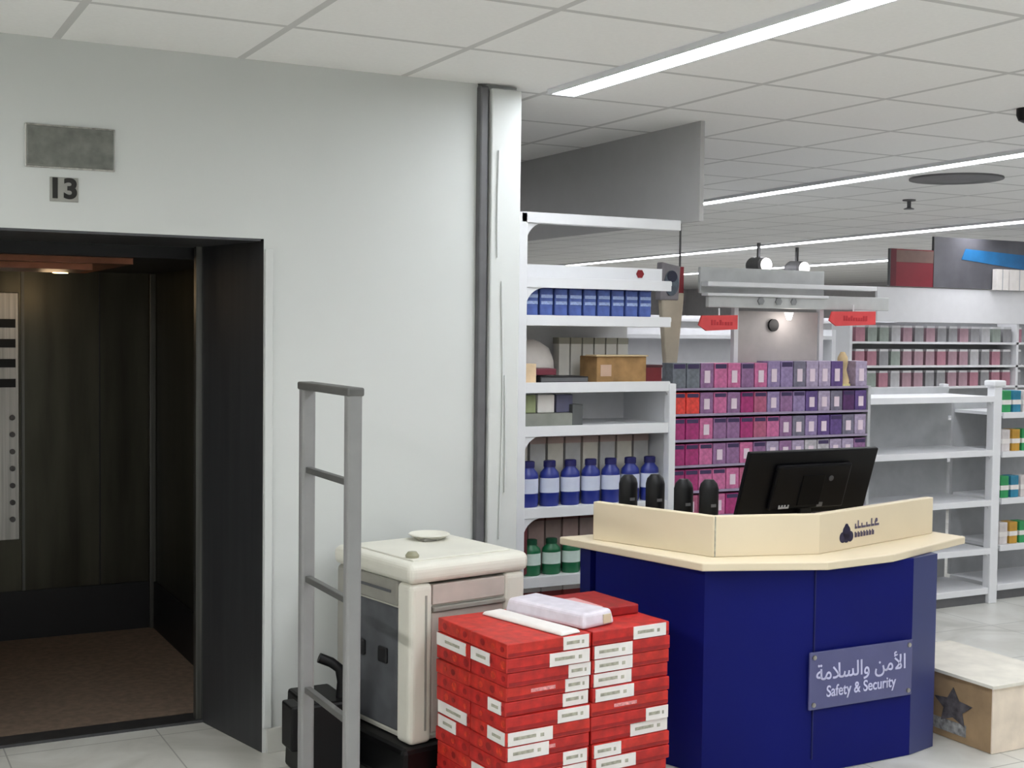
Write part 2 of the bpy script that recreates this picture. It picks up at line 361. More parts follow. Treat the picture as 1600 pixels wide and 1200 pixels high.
obj('lid_knob', MB().lathe([(.024, .84), (.026, .855), (.016, .868)], cx=.07, cy=.1), mat('olive_grey_knob', (150, 148, 124), .5), ch, smooth=True, label='small olive grey knob')
obj('lid_dish', MB().lathe([(.05, .846), (.085, .866), (.08, .87), (.045, .852)], cx=.36, cy=.42, n=28), M_chest, ch, smooth=True)
obj('lid_clip', MB().box(.3, .36, .36, .4, .846, .86), M_chestg, ch, bevel=.004)

# ================================================================ stack of red cartons
SR = R(5); S0 = Vector((1.99, 3.82, 0)); su = Vector((math.cos(SR), math.sin(SR), 0)); sv = Vector((-math.sin(SR), math.cos(SR), 0))
BW, BD, LH = .345, .235, .05
NL = 13
front_lab = {  # (column, layer from top): list of white label spans as fractions of the box's length
    (0, 0): [(.66, .97)], (0, 1): [(.5, .98)], (0, 2): [(.72, .99)], (0, 3): [(.7, .99)], (0, 4): [(.68, .99)], (0, 5): [(.6, .98)],
    (0, 6): [(.02, .54)], (0, 7): [(.02, .5)], (0, 8): [(.68, .97)], (0, 9): [(.68, .97)],
    (1, 0): [(.52, .95)], (1, 1): [(.02, .5)], (1, 2): [(.03, .51)], (1, 3): [(.03, .51)], (1, 4): [(.03, .52)],
    (1, 6): [(.7, .99)], (1, 7): [(.5, .99)], (1, 8): [(.02, .36)], (1, 9): [(.05, .55)]}
side_lab = {(0, 1): [(.45, .98)], (0, 4): [(.1, .45)], (0, 6): [(.03, .5)], (1, 1): [(.1, .98)], (1, 6): [(.1, .98)], (1, 7): [(.4, .95)], (0, 9): [(.4, .9)], (0, 10): [(.4, .9)]}
rowname = {0: 'front', 1: 'back'}; colname = {0: 'left', 1: 'right'}
for L in range(NL):
    z = (NL-1-L)*LH
    for c in range(2):
        for r_ in range(2):
            jx, jy, jr = random.uniform(-.006, .006), random.uniform(-.006, .006), random.uniform(-.012, .012)
            p = S0+su*(c*(BW+.006)+jx)+sv*(r_*(BD+.006)+jy); p.z = z
            what = 'red carton'
            if r_ == 0 and front_lab.get((c, L)): what = 'red white-labelled carton'
            t = thing('red_carton', '%s, %s from the top of the stack, %s %s pile' % (what, ORD[L], rowname[r_], colname[c]), 'carton', p, SR+jr, 'red cartons stacked before the blue desk')
            obj('carton_body', MB().box(0, BW, 0, BD, .0005, LH-.001), M_red if (L+c) % 3 else mat('warm_red_carton_print', (192, 44, 34), .5, var=.14, scale=25), t, bevel=.0035)
            if r_ == 0:
                obj('printed_band', MB().box(.004, BW-.004, -.001, .001, .006, .016), M_redd, t, label='dark red printed band')
                for (a, e) in front_lab.get((c, L), []):
                    lb = obj('paper_label', MB().box(a*BW, e*BW, -.003, .0, .002, LH-.003), M_label, t, label='white paper label')
                    obj('label_print', MB().box((a+.12*(e-a))*BW, (a+.62*(e-a))*BW, -.004, -.0028, .02, .031).box((a+.72*(e-a))*BW, (a+.8*(e-a))*BW, -.004, -.0028, .018, .03), M_lab_t, lb, label='grey-green print lines')
                if c == 0 and L in (3, 7, 9) or c == 1 and L == 5:
                    obj('pink_lettering', MB().box(.1, .2, -.002, 0, .022, .034), mat('pink_lettering', (232, 150, 150), .6, var=.2, scale=90), t, label='pale pink lettering')
            if c == 0:
                for q in range(3):
                    yy = .03+q*.07
                    obj('swirl_print', MB().lathe([(.009+.007*random.random(), -.0012), (.009, .001)], cx=0, cy=yy+random.uniform(-.015, .015), cz=.026, n=9, axis='x', sx=1.2), mat('rust_print', (206, 62, 36), .5, var=.2, scale=60) if (q+L) % 2 else M_redd, t, label='small round print')
                for (a, e) in side_lab.get((r_, L), []):
                    lb = obj('paper_label', MB().box(-.003, .0, a*BD, e*BD, .003, LH-.003), M_label, t, label='white paper label')
                    obj('label_print', MB().box(-.004, -.0028, (a+.2*(e-a))*BD, (a+.7*(e-a))*BD, .02, .03), M_lab_t, lb)
zt = NL*LH
def pack(name, label, cx, cy, L_, W_, H_, rot, m):
    p = S0+su*cx+sv*cy; p.z = zt
    t = thing(name, label, 'package', p, SR+R(rot))
    obj('wrapping', MB().box(-W_/2, W_/2, 0, L_, 0, H_, .01), m, t, bevel=.014, seg=3)
    return t
t = pack('wrapped_package', 'long white plastic-wrapped package lying on top of the red cartons', .42, .05, .40, .17, .055, 12, M_wrap)
obj('wrap_fold', MB().box(-.05, .05, .02, .38, .047, .053), mat('mauve_white_film', (206, 196, 214), .3, var=.1, scale=30), t, bevel=.003)
obj('print_mark', MB().box(-.02, .02, .04, .07, .0525, .0545), mat('grey_blue_print', (130, 130, 150), .5), t, label='grey-blue printed mark')
obj('end_label', MB().box(.02, .06, -.001, .004, .008, .04), mat('yellowish_label', (216, 210, 180), .5), t, label='yellowish end label')
t = pack('paper_sheet', 'flat white strip of packaging left of the wrapped package', .265, .0, .44, .1, .014, 8, M_label)
t = thing('red_tray_pack', 'dark red flat pack on the right back of the carton stack', 'package', S0+su*.53+sv*.16+Vector((0, 0, zt)), SR)
obj('pack_body', MB().box(-.13, .15, 0, .28, 0, .035), M_redd, t, bevel=.005)
obj('pack_label', MB().box(-.1, .0, .02, .2, .0352, .037), mat('rose_label', (222, 160, 160), .5), t, label='rose label')

# ================================================================ security desk
dk = thing('security_desk', 'blue angular security desk with cream counter and raised ledge', 'desk', (3.45, 4.2, 0))
Bf = [(2.77, 4.54), (2.945, 4.03), (3.33, 3.85), (3.84, 3.855)]
obj('front_panel', MB().band(Bf, .03, .002, .8), M_blue, dk, world=True)
obj('corner_panel', MB().band([(3.841, 3.855), (4.01, 3.895), (4.03, 4.7)], .03, .002, .8), M_blue_lit, dk, world=True, label='blue corner panel, its lit tone put into the colour')
obj('panel_joint', MB().box(3.326, 3.331, 3.844, 3.86, .06, .8), mat('joint_blue', (10, 18, 84), .5), dk, world=True)
obj('rear_post', MB().box(2.78, 2.86, 4.6, 4.68, 0, .8), M_blue, dk, world=True)
obj('rear_post', MB().box(3.93, 4.0, 4.62, 4.69, 0, .8), M_blue, dk, world=True)
obj('counter', MB().prism([(2.70, 4.72), (2.885, 3.965), (3.34, 3.79), (3.7, 3.82), (4.31, 4.03), (4.2, 4.74)], .8, .832), M_cream, dk, bevel=.005, world=True)
UP = [(2.79, 4.6), (2.995, 4.05), (3.42, 3.935), (4.24, 4.15)]
obj('upstand', MB().band(UP, .035, .832, .99), M_cream, dk, bevel=.004, world=True, label='cream raised ledge around the counter')
obj('upstand_joint', MB().box(3.0, 3.004, 4.045, 4.05, .834, .989), M_lab_t, dk, world=True)
# logo on the ledge: lobed dark emblem with two lines of lettering
ua = math.atan2(.215, .82)
def on_ledge(s, dz):   # point s metres along the right ledge face
    q = Vector((3.42, 3.935, .832+dz))+Vector((math.cos(ua), math.sin(ua), 0))*s-dk.location
    return q+Vector((math.sin(ua), -math.cos(ua), 0))*.0015
lm = MB()
for (dx, dz, r0) in ((0, .028, .02), (-.02, .012, .0165), (.02, .012, .0165), (0, .008, .014), (0, .044, .009)):
    lm.lathe([(r0, -.001), (r0, .001)], cx=dx, cz=dz, n=18, axis='y')
em = obj('emblem', lm, M_navy, dk, label='dark navy lobed emblem')
em.scale = (1.3, 1, 1.3); em.location = on_ledge(.185, .035); em.rotation_euler = (0, 0, ua)
tx = MB()
random.seed(3)
x = 0
for k in range(6):
    wd = random.choice((.012, .018, .026)); tx.box(x, x+wd, -.001, .001, .034, .041); tx.box(x, x+.005, -.001, .001, .034, .05+random.choice((0, .01))); x += wd+.005
x = 0
for k in range(7):
    tx.box(x, x+.012, -.001, .001, .006, .012); tx.box(x, x+.005, -.001, .001, .006, .024); tx.box(x+.008, x+.012, -.001, .001, .006, .02); x += .018
tx.lathe([(.007, -.001), (.007, .001)], cx=.135, cz=.052, n=10, axis='y')
lt = obj('logo_lettering', tx, mat('faded_violet_print', (92, 84, 108), .5), dk, label='small faded logo lettering')
lt.scale = (1.15, 1, 1.25); lt.location = on_ledge(.245, .035); lt.rotation_euler = (0, 0, ua)
# sign plate
SY = 3.838
sg = obj('sign_plate', MB().box(3.3, 3.825, SY-.004, SY+.004, .255, .478), M_sign, dk, bevel=.002, world=True, label='translucent grey-blue sign plate')
dl = dk.location
ar = ''.join(chr(i) for i in [0xFE8D, 0xFEF7, 0xFEE3, 0xFEE6, 0x20, 0xFEED, 0xFE8D, 0xFEDF, 0xFEB4, 0xFEFC, 0xFEE3, 0xFE94][::-1])
text('arabic_lettering', ar, .082, M_signw, sg, Vector((3.56, SY-.0055, .392))-dl, xs=.98, bold=.0006)
text('english_lettering', 'Safety & Security', .062, M_signw, sg, Vector((3.56, SY-.0055, .318))-dl, xs=.84, bold=.0006)
for x, z in ((3.32, .275), (3.805, .275), (3.32, .458), (3.805, .458)):
    q = MB().lathe([(.009, -.005), (.009, .003)], cx=x-dl.x, cy=SY-.004-dl.y, cz=z-dl.z, n=16, axis='y')
    obj('standoff', q, M_trim, sg, smooth=True, label='round steel standoff')

# monitor
mo = thing('computer_monitor', 'black computer monitor seen from behind on the security desk', 'monitor', (3.66, 4.34, .832), R(0))
Tm = Matrix.Translation((0, 0, .1)) @ Matrix.Rotation(R(18), 4, 'X')
def mpart(name, mb, m, bevel=0, parent=mo, **k):
    bmesh.ops.transform(mb.bm, matrix=Tm, verts=mb.bm.verts); return obj(name, mb, m, parent, bevel, **k)
mpart('screen_shell', MB().box(-.345, .345, -.012, .012, .0, .29), M_blackm, .006)
mpart('rear_cover', MB().box(-.2, .2, -.034, -.01, .03, .235, .0), M_blackm, .01)
mpart('rear_recess', MB().box(-.06, .06, -.038, -.032, .05, .19), mat('monitor_deep_black', (4, 4, 6), .5, spec=.15), .003)
mpart('brand_mark', MB().box(-.155, -.1, -.0365, -.0335, .04, .047).box(-.155, -.148, -.0365, -.0335, .04, .056).box(-.14, -.133, -.0365, -.0335, .04, .056).box(-.125, -.118, -.0365, -.0335, .04, .056).box(-.107, -.1, -.0365, -.0335, .04, .056), mat('pale_grey_print', (180, 180, 182), .5), label='small pale brand mark')
mpart('badge', MB().lathe([(.012, -.003), (.012, .003)], cx=.095, cy=-.035, cz=.17, axis='y', n=16), mat('grey_badge', (74, 74, 78), .5), label='small grey round badge')
mpart('label_sticker', MB().box(.05, .08, -.0365, -.0335, .04, .06), M_dgrey)
obj('stand_neck', MB().box(-.03, .03, -.04, -.015, .01, .2), M_black, mo, bevel=.004)
obj('stand_foot', MB().box(-.11, .11, -.12, .06, 0, .012), M_black, mo, bevel=.005)
# four black round-topped items
xs_ = ((2.735, 1.14, 4.6), (2.86, 1.137, 4.48), (2.995, 1.112, 4.36), (3.118, 1.105, 4.27))
for k, (x, zt_, y) in enumerate(xs_):
    y2 = y
    x2 = x*(y2/4.25)
    zz = 1.7-(1.7-zt_)*(y2/4.25)
    h = zz-.832
    lab = ['leftmost', 'second from the left', 'third from the left', 'rightmost, nearest the monitor,'][k]
    t = thing('radio_charger', '%s of four black round-topped devices on the security desk' % lab, 'radio', (x2, y2, .832), 0, 'black devices behind the cream ledge')
    obj('device_body', MB().lathe([(.03, 0), (.038, .005), (.042, h*.5), (.042, h*.86), (.036, h*.94), (.02, h)], n=20, sy=.8), M_black, t, smooth=True)
    obj('device_base', MB().box(-.045, .045, -.04, .04, 0, .03), M_black, t, bevel=.006)
    obj('device_button', MB().box(-.012, .012, -.034, -.028, h*.6, h*.6+.012), M_dgrey, t)

# cardboard box beside the desk
cb = thing('cardboard_box', 'brown cardboard box with pale lid and dark printed star beside the blue desk', 'box', (4.15, 3.72, 0))
def side(mb): return mb
obj('box_side', MB().box(0, .006, 0, .62, .002, .27), M_card, cb, label='brown side with dark print')
obj('box_side', MB().box(0, .42, -.006, 0, .002, .27), M_cardl, cb, label='pale front side')
obj('box_side', MB().box(.414, .42, 0, .62, .002, .27), M_card, cb)
obj('box_side', MB().box(0, .42, .62, .626, .002, .27), M_card, cb)
obj('box_bottom', MB().box(.006, .414, 0, .62, .002, .008), M_card, cb)
obj('box_lid', MB().box(-.012, .43, -.018, .64, .27, .283), mat('pale_lid', (226, 222, 210), .6), cb, label='pale flat lid')
fl = MB().wallprism([(0, .27), (-.0, .275), (.2, .285), (.2, .28)], .0, .62)
st = MB()
pts = []
for i in range(10):
    a = math.pi/2+i*math.pi/5; rr = .085 if i % 2 == 0 else .042; pts.append((.2+rr*math.cos(a)*1.3, .14+rr*math.sin(a)))
vs = [st.bm.verts.new((-.0045, y, z)) for y, z in pts]; st.bm.faces.new(vs)
ex = bmesh.ops.extrude_face_region(st.bm, geom=st.bm.faces[:]); bmesh.ops.translate(st.bm, vec=(.001, 0, 0), verts=[e for e in ex['geom'] if isinstance(e, bmesh.types.BMVert)])
pr = obj('star_print', st, mat('charcoal_print', (84, 80, 84), .7, var=.3, scale=30), cb, label='dark grey star-shaped print')
obj('print_patch', MB().box(-.002, 0, .13, .34, .03, .08), mat('grey_white_print', (150, 150, 150), .7, var=.3, scale=40), cb)

# ================================================================ white shelving beside the pilaster
GA = thing('shelving_unit', 'white shelving unit beside the pilaster, stocked with blue and green bottles', 'shelving', (3.2, 5.5, 0))
x0, x1, yf, yb = 2.755, 3.655, 5.3, 5.72
obj('upright', MB().box(2.75, 2.835, yf-.02, yf+.03, 0, 2.235), M_white, GA, bevel=.006, world=True)
obj('upright', MB().box(3.63, 3.668, yf-.02, yf+.03, 0, 1.44), M_white, GA, bevel=.004, world=True)
obj('upright', MB().box(2.75, 2.79, yb+.013, yb+.05, 0, 2.235), M_white, GA, bevel=.004, world=True)
obj('upright', MB().box(3.63, 3.66, yb+.013, yb+.05, 0, 2.0), M_white, GA, bevel=.004, world=True)
obj('end_panel', MB().box(2.75, 2.765, yf, yb, 0, 2.0), M_white, GA, world=True)
obj('top_bar', MB().box(2.8, 3.68, yf-.02, yf+.03, 2.185, 2.235), M_white, GA, bevel=.004, world=True)
obj('end_panel', MB().box(3.645, 3.66, yf+.03, yb, 0, 1.43), M_white, GA, world=True)
obj('back_panel', MB().box(2.79, 3.66, yb, yb+.012, 0, 1.985), M_whiteb, GA, world=True)
def arc(xc, zc, r, sx):   # quarter-round gusset hanging in a bay's upper corner
    pts = [(xc, zc)]
    for i in range(9):
        a = math.pi/2*i/8; pts.append((xc+sx*(r-r*math.sin(a)), zc-(r-r*math.cos(a))))
    return pts
SH = [1.935, 1.76, 1.448, 1.245, .865, .54, .12]
for i, z in enumerate(SH):
    s = obj('shelf', MB().box(2.79, 3.645, yf, yb, z-.018, z), M_white, GA, world=True)
    q = MB().box(2.83, 3.635, yf-.012, yf, z-.045, z+.004); bmesh.ops.translate(q.bm, vec=-GA.location, verts=q.bm.verts)
    obj('ticket_rail', q, M_white, s, bevel=.002)
for z in (2.19, 1.89, 1.205, .82):
    obj('gusset', MB().wallprism(arc(2.833, z, .1, 1), yf-.005, yf+.008), M_white, GA, world=True)
obj('gusset', MB().wallprism(arc(3.64, 1.42, .07, -1), yf-.005, yf+.008), M_white, GA, world=True)
obj('header_panel', MB().box(2.84, 3.62, yf+.05, yf+.06, 1.935, 2.0), M_white, GA, world=True)
obj('header_spot', MB().lathe([(.022, -.002), (.022, .002)], cx=3.49, cy=yf+.047, cz=1.972, axis='y', n=6), mat('dark_red_mark', (130, 20, 30), .5), GA, world=True, label='dark red mark')
obj('plinth', MB().box(2.79, 3.645, yf+.01, yf+.03, 0, .1), M_dgrey, GA, world=True)

# products
blue1 = mat('periwinkle_pack', (72, 92, 156), .5, var=.12, scale=30); blue2 = mat('indigo_pack_top', (44, 50, 110), .5)
t0 = thing('blue_pack', 'x', 'packet', (2.9, yf+.12, 1.76))
obj('pack_body', MB().box(-.034, .034, -.09, .09, 0, .15), blue1, t0, bevel=.006)
obj('pack_top', MB().box(-.035, .035, -.092, .092, .125, .153), blue2, t0, bevel=.004)
obj('pack_stripe', MB().box(-.03, .03, -.094, -.088, .055, .07).box(-.03, .03, -.094, -.088, .085, .1), mat('pale_blue_print', (150, 168, 208), .5, var=.15, scale=60), t0, label='pale blue print')
for k in range(9):
    lb = 'blue packet on the top stocked shelf, %s from the left' % ORD[k]
    pos = (2.885+k*.0785, yf+.12, 1.76)
    if k == 0: t0['label'] = lb; t0['group'] = 'blue packets on the top stocked shelf'; t0.location = pos
    else: dup(t0, pos, label=lb)
navyb = mat('navy_bottle', (34, 48, 132), .35); dnavy = mat('dark_navy_cap', (30, 30, 92), .4); whl = mat('frosted_white_label', (206, 212, 232), .5)
def bottle(name, label, loc, h, r, m, mc, ml, group):
    t = thing(name, label, 'bottle', loc, 0, group)
    obj('bottle_body', MB().lathe([(r*.9, 0), (r, .006), (r, h*.66), (r*.93, h*.74), (r*.6, h*.82), (r*.55, h*.86)], n=20, sy=.75), m, t, smooth=True)
    obj('cap', MB().lathe([(r*.62, h*.86), (r*.62, h*.985), (r*.5, h)], n=18, sy=.8), mc, t, smooth=True)
    obj('bottle_label', MB().lathe([(r*1.02, h*.3), (r*1.02, h*.62)], n=20, sy=.77), ml, t, smooth=True, label='pale label')
    return t
gb = 'navy bottles on the shelf beside the pilaster'
b0 = bottle('blue_bottle', '', (0, 0, 0), .215, .049, navyb, dnavy, whl, gb)
for k in range(7):
    lb = 'navy blue bottle with pale label in the bottle row, %s from the left' % ORD[k]
    pos = (2.90+k*.113, yf+.07, .865)
    if k == 0: b0.location = pos; b0['label'] = lb
    else: dup(b0, pos, label=lb)
gg = 'green bottles on the low shelf'
grn = mat('green_bottle', (24, 104, 66), .35); grc = mat('dark_green_cap', (20, 74, 50), .4); wgl = mat('mint_white_label', (210, 228, 220), .5)
b0 = bottle('green_bottle', '', (0, 0, 0), .17, .047, grn, grc, wgl, gg)
for k in range(6):
    lb = 'green bottle with pale label on the low shelf, %s from the left' % ORD[k]
    pos = (2.92+k*.108, yf+.07, .54)
    if k == 0: b0.location = pos; b0['label'] = lb
    else: dup(b0, pos, label=lb)
# tall cartons behind the bottles
def carton_row(name, group, lab, n, xa, pitch, y, z, w_, h, d, mats, capm):
    protos = {}
    for k in range(n):
        mm = mats[k % len(mats)]; lb = lab % ORD[k]; pos = (xa+k*pitch, y, z)
        if mm.name in protos:
            dup(protos[mm.name], pos, label=lb)
        else:
            t = thing(name, lb, 'box', pos, 0, group); protos[mm.name] = t
            obj('carton_body', MB().box(-w_/2, w_/2, -d/2, d/2, 0, h), mm, t, bevel=.002)
            obj('carton_top', MB().box(-w_/2-.001, w_/2+.001, -d/2-.001, d/2+.001, h-.03, h+.001), capm, t)
carton_row('cream_carton', 'cream cartons behind the navy bottles', 'tall cream carton behind the navy bottles, %s from the left', 8, 2.90, .098, yf+.2, .865, .085, .315, .08,
           [mat('cream_pack', (206, 202, 190), .6, var=.05), mat('grey_cream_pack', (186, 186, 184), .6, var=.06)], mat('rosy_pack_top', (182, 160, 152), .6))
carton_row('rose_carton', 'rose-grey cartons behind the green bottles', 'rose-grey carton behind the green bottles, %s from the left', 8, 2.90, .095, yf+.2, .54, .085, .27, .08,
           [mat('rose_grey_pack', (176, 156, 150), .6, var=.08), mat('pinkish_pack', (192, 166, 160), .6, var=.08)], mat('brick_pack_top', (140, 92, 90), .6))
carton_row('crimson_pack', 'crimson packs on the bottom shelf', 'crimson pack on the bottom shelf, %s from the left', 6, 2.93, .12, yf+.15, .12, .11, .36, .1, [mat('crimson_pack', (150, 60, 60), .6, var=.1)], M_label)
o = obj('dark_red_wedge', MB().wallprism([(2.848, .545), (2.87, .56), (2.87, .8), (2.855, .76)], yf+.02, yf+.06), mat('maroon_board', (92, 36, 40), .6)); tag(o, 'narrow maroon board standing at the left end of the green bottle shelf', 'board')
# shelf with boxes
t = thing('plastic_bag', 'rounded white plastic bag on the shelf above the red and black books', 'bag', (3.0, yf+.26, 1.448))
obj('bag_body', MB().lathe([(.11, 0), (.13, .03), (.125, .1), (.1, .16), (.05, .19), (.02, .2)], n=24, sy=.7), mat('milky_plastic', (226, 220, 214), .4), t, smooth=True)
t = thing('red_book', 'dark red book lying on the shelf left of the black book', 'book', (2.95, yf+.1, 1.485), R(-14))
obj('cover', MB().box(-.1, .08, -.07, .07, 0, .03), mat('wine_cover', (100, 26, 44), .5), t, bevel=.003)
obj('pages', MB().box(-.102, -.098, -.066, .066, .004, .026), M_label, t)
t = thing('black_book', 'flat black book on the shelf beside the brown cardboard box', 'book', (3.06, yf+.1, 1.448))
obj('cover', MB().box(-.13, .13, -.08, .08, .0, .03), mat('black_cover', (26, 24, 28), .5), t, bevel=.003)
obj('pages', MB().box(-.125, .125, -.081, -.0795, .006, .024), M_dgrey, t)
t = thing('pink_flyer_box', 'small pale pink and yellow box at the left end of the book shelf', 'box', (2.875, yf+.045, 1.448))
obj('box_body', MB().box(-.03, .03, -.03, .03, 0, .09), mat('peach_pack', (222, 196, 160), .6, var=.1), t, bevel=.002)
carton_row('white_carton', 'white cartons behind the cardboard box', 'upright white carton behind the brown cardboard box, %s from the left', 6, 3.20, .068, yf+.3, 1.448, .06, .21, .06, [mat('white_pack', (214, 212, 204), .6, var=.04)], mat('olive_pack_top', (150, 148, 134), .6))
t = thing('shelf_cardboard_box', 'small brown cardboard box on the shelf beside the black book', 'box', (3.36, yf+.1, 1.448))
obj('box_body', MB().box(-.13, .15, -.09, .07, 0, .125), mat('shelf_cardboard', (150, 116, 74), .8, var=.15, scale=14), t, bevel=.003)
obj('box_flap', MB().box(-.14, .155, -.1, .0, .125, .131), mat('shelf_cardboard_edge', (206, 184, 146), .8), t)
obj('box_label', MB().box(-.11, -.05, -.0925, -.09, .03, .085), mat('rose_beige_label', (190, 160, 140), .7), t, label='rose-beige label')
t = thing('maroon_box', 'small maroon box at the right end of the book shelf', 'box', (3.565, yf+.08, 1.448))
obj('box_body', MB().box(-.045, .05, -.05, .05, 0, .08), mat('maroon_pack', (104, 22, 30), .5), t, bevel=.003)
obj('box_lid', MB().box(-.047, .052, -.052, .052, .07, .083), mat('dark_maroon_lid', (64, 20, 28), .5), t, bevel=.002)
# shelf with grey tray
t = thing('grey_tray', 'grey tray of small goods on the shelf below the books', 'tray', (3.01, yf+.12, 1.245))
obj('tray_body', MB().box(-.165, .155, -.09, .1, 0, .06), mat('grey_green_tray', (132, 134, 126), .6, var=.08), t, bevel=.004)
obj('tray_end', MB().box(.1, .157, -.092, .1, .0, .1), mat('charcoal_tray_end', (84, 86, 86), .6), t, bevel=.003)
for nm, lb, xx, mm in (('olive_packet', 'olive green packet in the grey tray', 2.885, mat('olive_packet', (150, 160, 120), .6, var=.15)), ('white_packet', 'white packet in the middle of the grey tray', 2.985, M_label), ('slate_packet', 'slate blue packet in the grey tray', 3.085, mat('slate_packet', (98, 98, 124), .6, var=.1))):
    t = thing(nm, lb, 'packet', (xx, yf+.12, 1.306)); obj('packet_body', MB().box(-.045, .045, -.06, .05, 0, .085), mm, t, bevel=.004); obj('packet_top', MB().box(-.04, .04, -.05, .04, .085, .09), M_greyb, t)

# ================================================================ promotional totem
t = thing('promotional_totem', 'beige tapering totem with dark blue portrait head between shelving and display', 'totem', (3.97, 5.78, 0))
obj('stem', MB().wallprism([(-.028, 1.44), (.028, 1.44), (.075, 1.9), (-.075, 1.9)], -.02, .02), mat('beige_totem', (186, 176, 158), .5, var=.04), t, bevel=.008)
obj('head_panel', MB().wallprism([(-.09, 1.86), (.03, 1.86), (.04, 2.04), (-.08, 2.06)], -.03, .02), mat('grey_mauve_panel', (134, 130, 136), .5, var=.08), t, bevel=.006)
obj('portrait', MB().lathe([(.045, -.002), (.045, .002)], cx=-.02, cy=-.033, cz=1.95, n=20, axis='y', sy=1.5), mat('slate_portrait', (86, 96, 108), .5, var=.15, scale=30), t, label='slate grey oval portrait')
obj('portrait_hair', MB().lathe([(.03, -.002), (.03, .002)], cx=-.018, cy=-.037, cz=1.985, n=16, axis='y'), mat('dark_blue_hair', (28, 32, 58), .5), t, label='dark blue hair shape')
obj('foot', MB().box(-.05, .05, -.04, .04, 1.405, 1.445), M_dgrey, t, bevel=.006)
t = thing('red_banner', 'dark red hanging banner right of the portrait totem', 'banner', (4.05, 5.95, 0))
obj('banner_panel', MB().box(4.03, 4.17, 5.95, 5.97, 1.85, 2.05), mat('banner_red', (142, 32, 44), .5, var=.1), t, world=True)
obj('banner_stripe', MB().box(4.085, 4.1, 5.945, 5.95, 1.86, 2.04), mat('banner_pale_red', (170, 84, 88), .5), t, world=True, label='paler red stripe')
obj('banner_pole', MB().tube([(4.16, 5.975, 2.05), (4.16, 5.975, 2.73)], .006), M_dgrey, t, smooth=True, world=True)

# ================================================================ pink and purple product display
dx0, dx1, dy, dyb = 3.87, 5.2, 5.6, 6.02
D = thing('display_stand', 'grey product display stand filled with pink and purple boxes behind the desk', 'display', (4.5, 5.8, 0))
obj('back_panel', MB().box(dx0, dx1, dyb, dyb+.02, 0, 1.42), mat('mauve_grey_panel', (150, 140, 156), .6), D, world=True)
obj('side_panel', MB().box(dx0-.02, dx0, dy-.01, dyb, 0, 1.4), mat('pink_white_side', (224, 196, 208), .5), D, world=True, bevel=.003)
obj('side_panel', MB().box(dx1, dx1+.02, dy, dyb, 0, 1.4), M_greyb, D, world=True)
dsh = [1.40, 1.265, 1.13, .995, .86, .725, .4]
for z in dsh:
    obj('shelf', MB().box(dx0, dx1, dy, dyb, z-.012, z), mat('mauve_shelf', (158, 146, 170), .5), D, world=True)
obj('header_fascia', MB().box(4.1, 5.36, dy+.02, dy+.05, 1.825, 1.9).box(4.1, 4.95, dy+.1, dy+.12, 1.9, 2.04), mat('silver_fascia', (188, 190, 190), .4, var=.04), D, world=True, bevel=.004)
obj('header_top', MB().box(4.08, 5.25, dy+.0, dy+.06, 1.935, 1.96).box(4.08, 4.9, dy+.0, dy+.06, 1.885, 1.9), M_white, D, world=True, bevel=.004)
lm = MB()
for xx, rr in ((4.44, .022), (4.56, .022), (4.665, .02)): lm.lathe([(rr, -.004), (rr, .004)], cx=xx, cy=dy+.015, cz=1.863, axis='y', n=6)
obj('header_lettering', lm, mat('grey_emboss', (140, 142, 144), .5), D, world=True, label='three grey embossed characters')
for xx in (4.345, 4.94):
    obj('header_post', MB().box(xx, xx+.028, 5.72, 5.75, 1.4, 1.9), M_white, D, world=True)
obj('picture_panel', MB().box(4.373, 4.925, 5.72, 5.735, 1.50, 1.81), mat('pearl_grey_panel', (176, 170, 168), .45, var=.03), D, world=True)
obj('panel_speaker', MB().lathe([(.034, -.014), (.03, -.004), (.034, 0)], cx=4.605, cy=5.719, cz=1.735, axis='y', n=20), M_black, D, smooth=True, world=True, label='round black speaker')
obj('spot_lamp', MB().lathe([(.012, 0), (.024, .04)], cx=4.67, cy=5.66, cz=1.765, n=16), mat('spot_glow', (255, 246, 238), emit=5), D, smooth=True, world=True, label='small lit spot lamp')
sl = bpy.data.lights.new('spot_lamp_light', 'POINT'); sl.energy = .5; sl.color = (1, .93, .9); sl.shadow_soft_size = .03
so = bpy.data.objects.new('spot_lamp_light', sl); so.location = (4.68, 5.63, 1.75); COL.objects.link(so)
pinks = [('magenta', (164, 50, 112)), ('pink', (194, 106, 150)), ('rose', (172, 92, 122)), ('mauve', (142, 104, 144))]
purples = [('purple', (96, 74, 130)), ('lilac', (144, 126, 166)), ('plum', (82, 46, 94)), ('grey-violet', (116, 112, 130)), ('pale lilac', (166, 152, 178))]
lblm = mat('white_pink_panel', (226, 208, 220), .5); dkm = mat('dark_violet_panel', (58, 44, 86), .5)
protos = {}
rows = ['top', 'second', 'third', 'fourth', 'fifth', 'sixth']
random.seed(11)
lastrow = {}
n = 15; pw = (dx1-dx0)/n
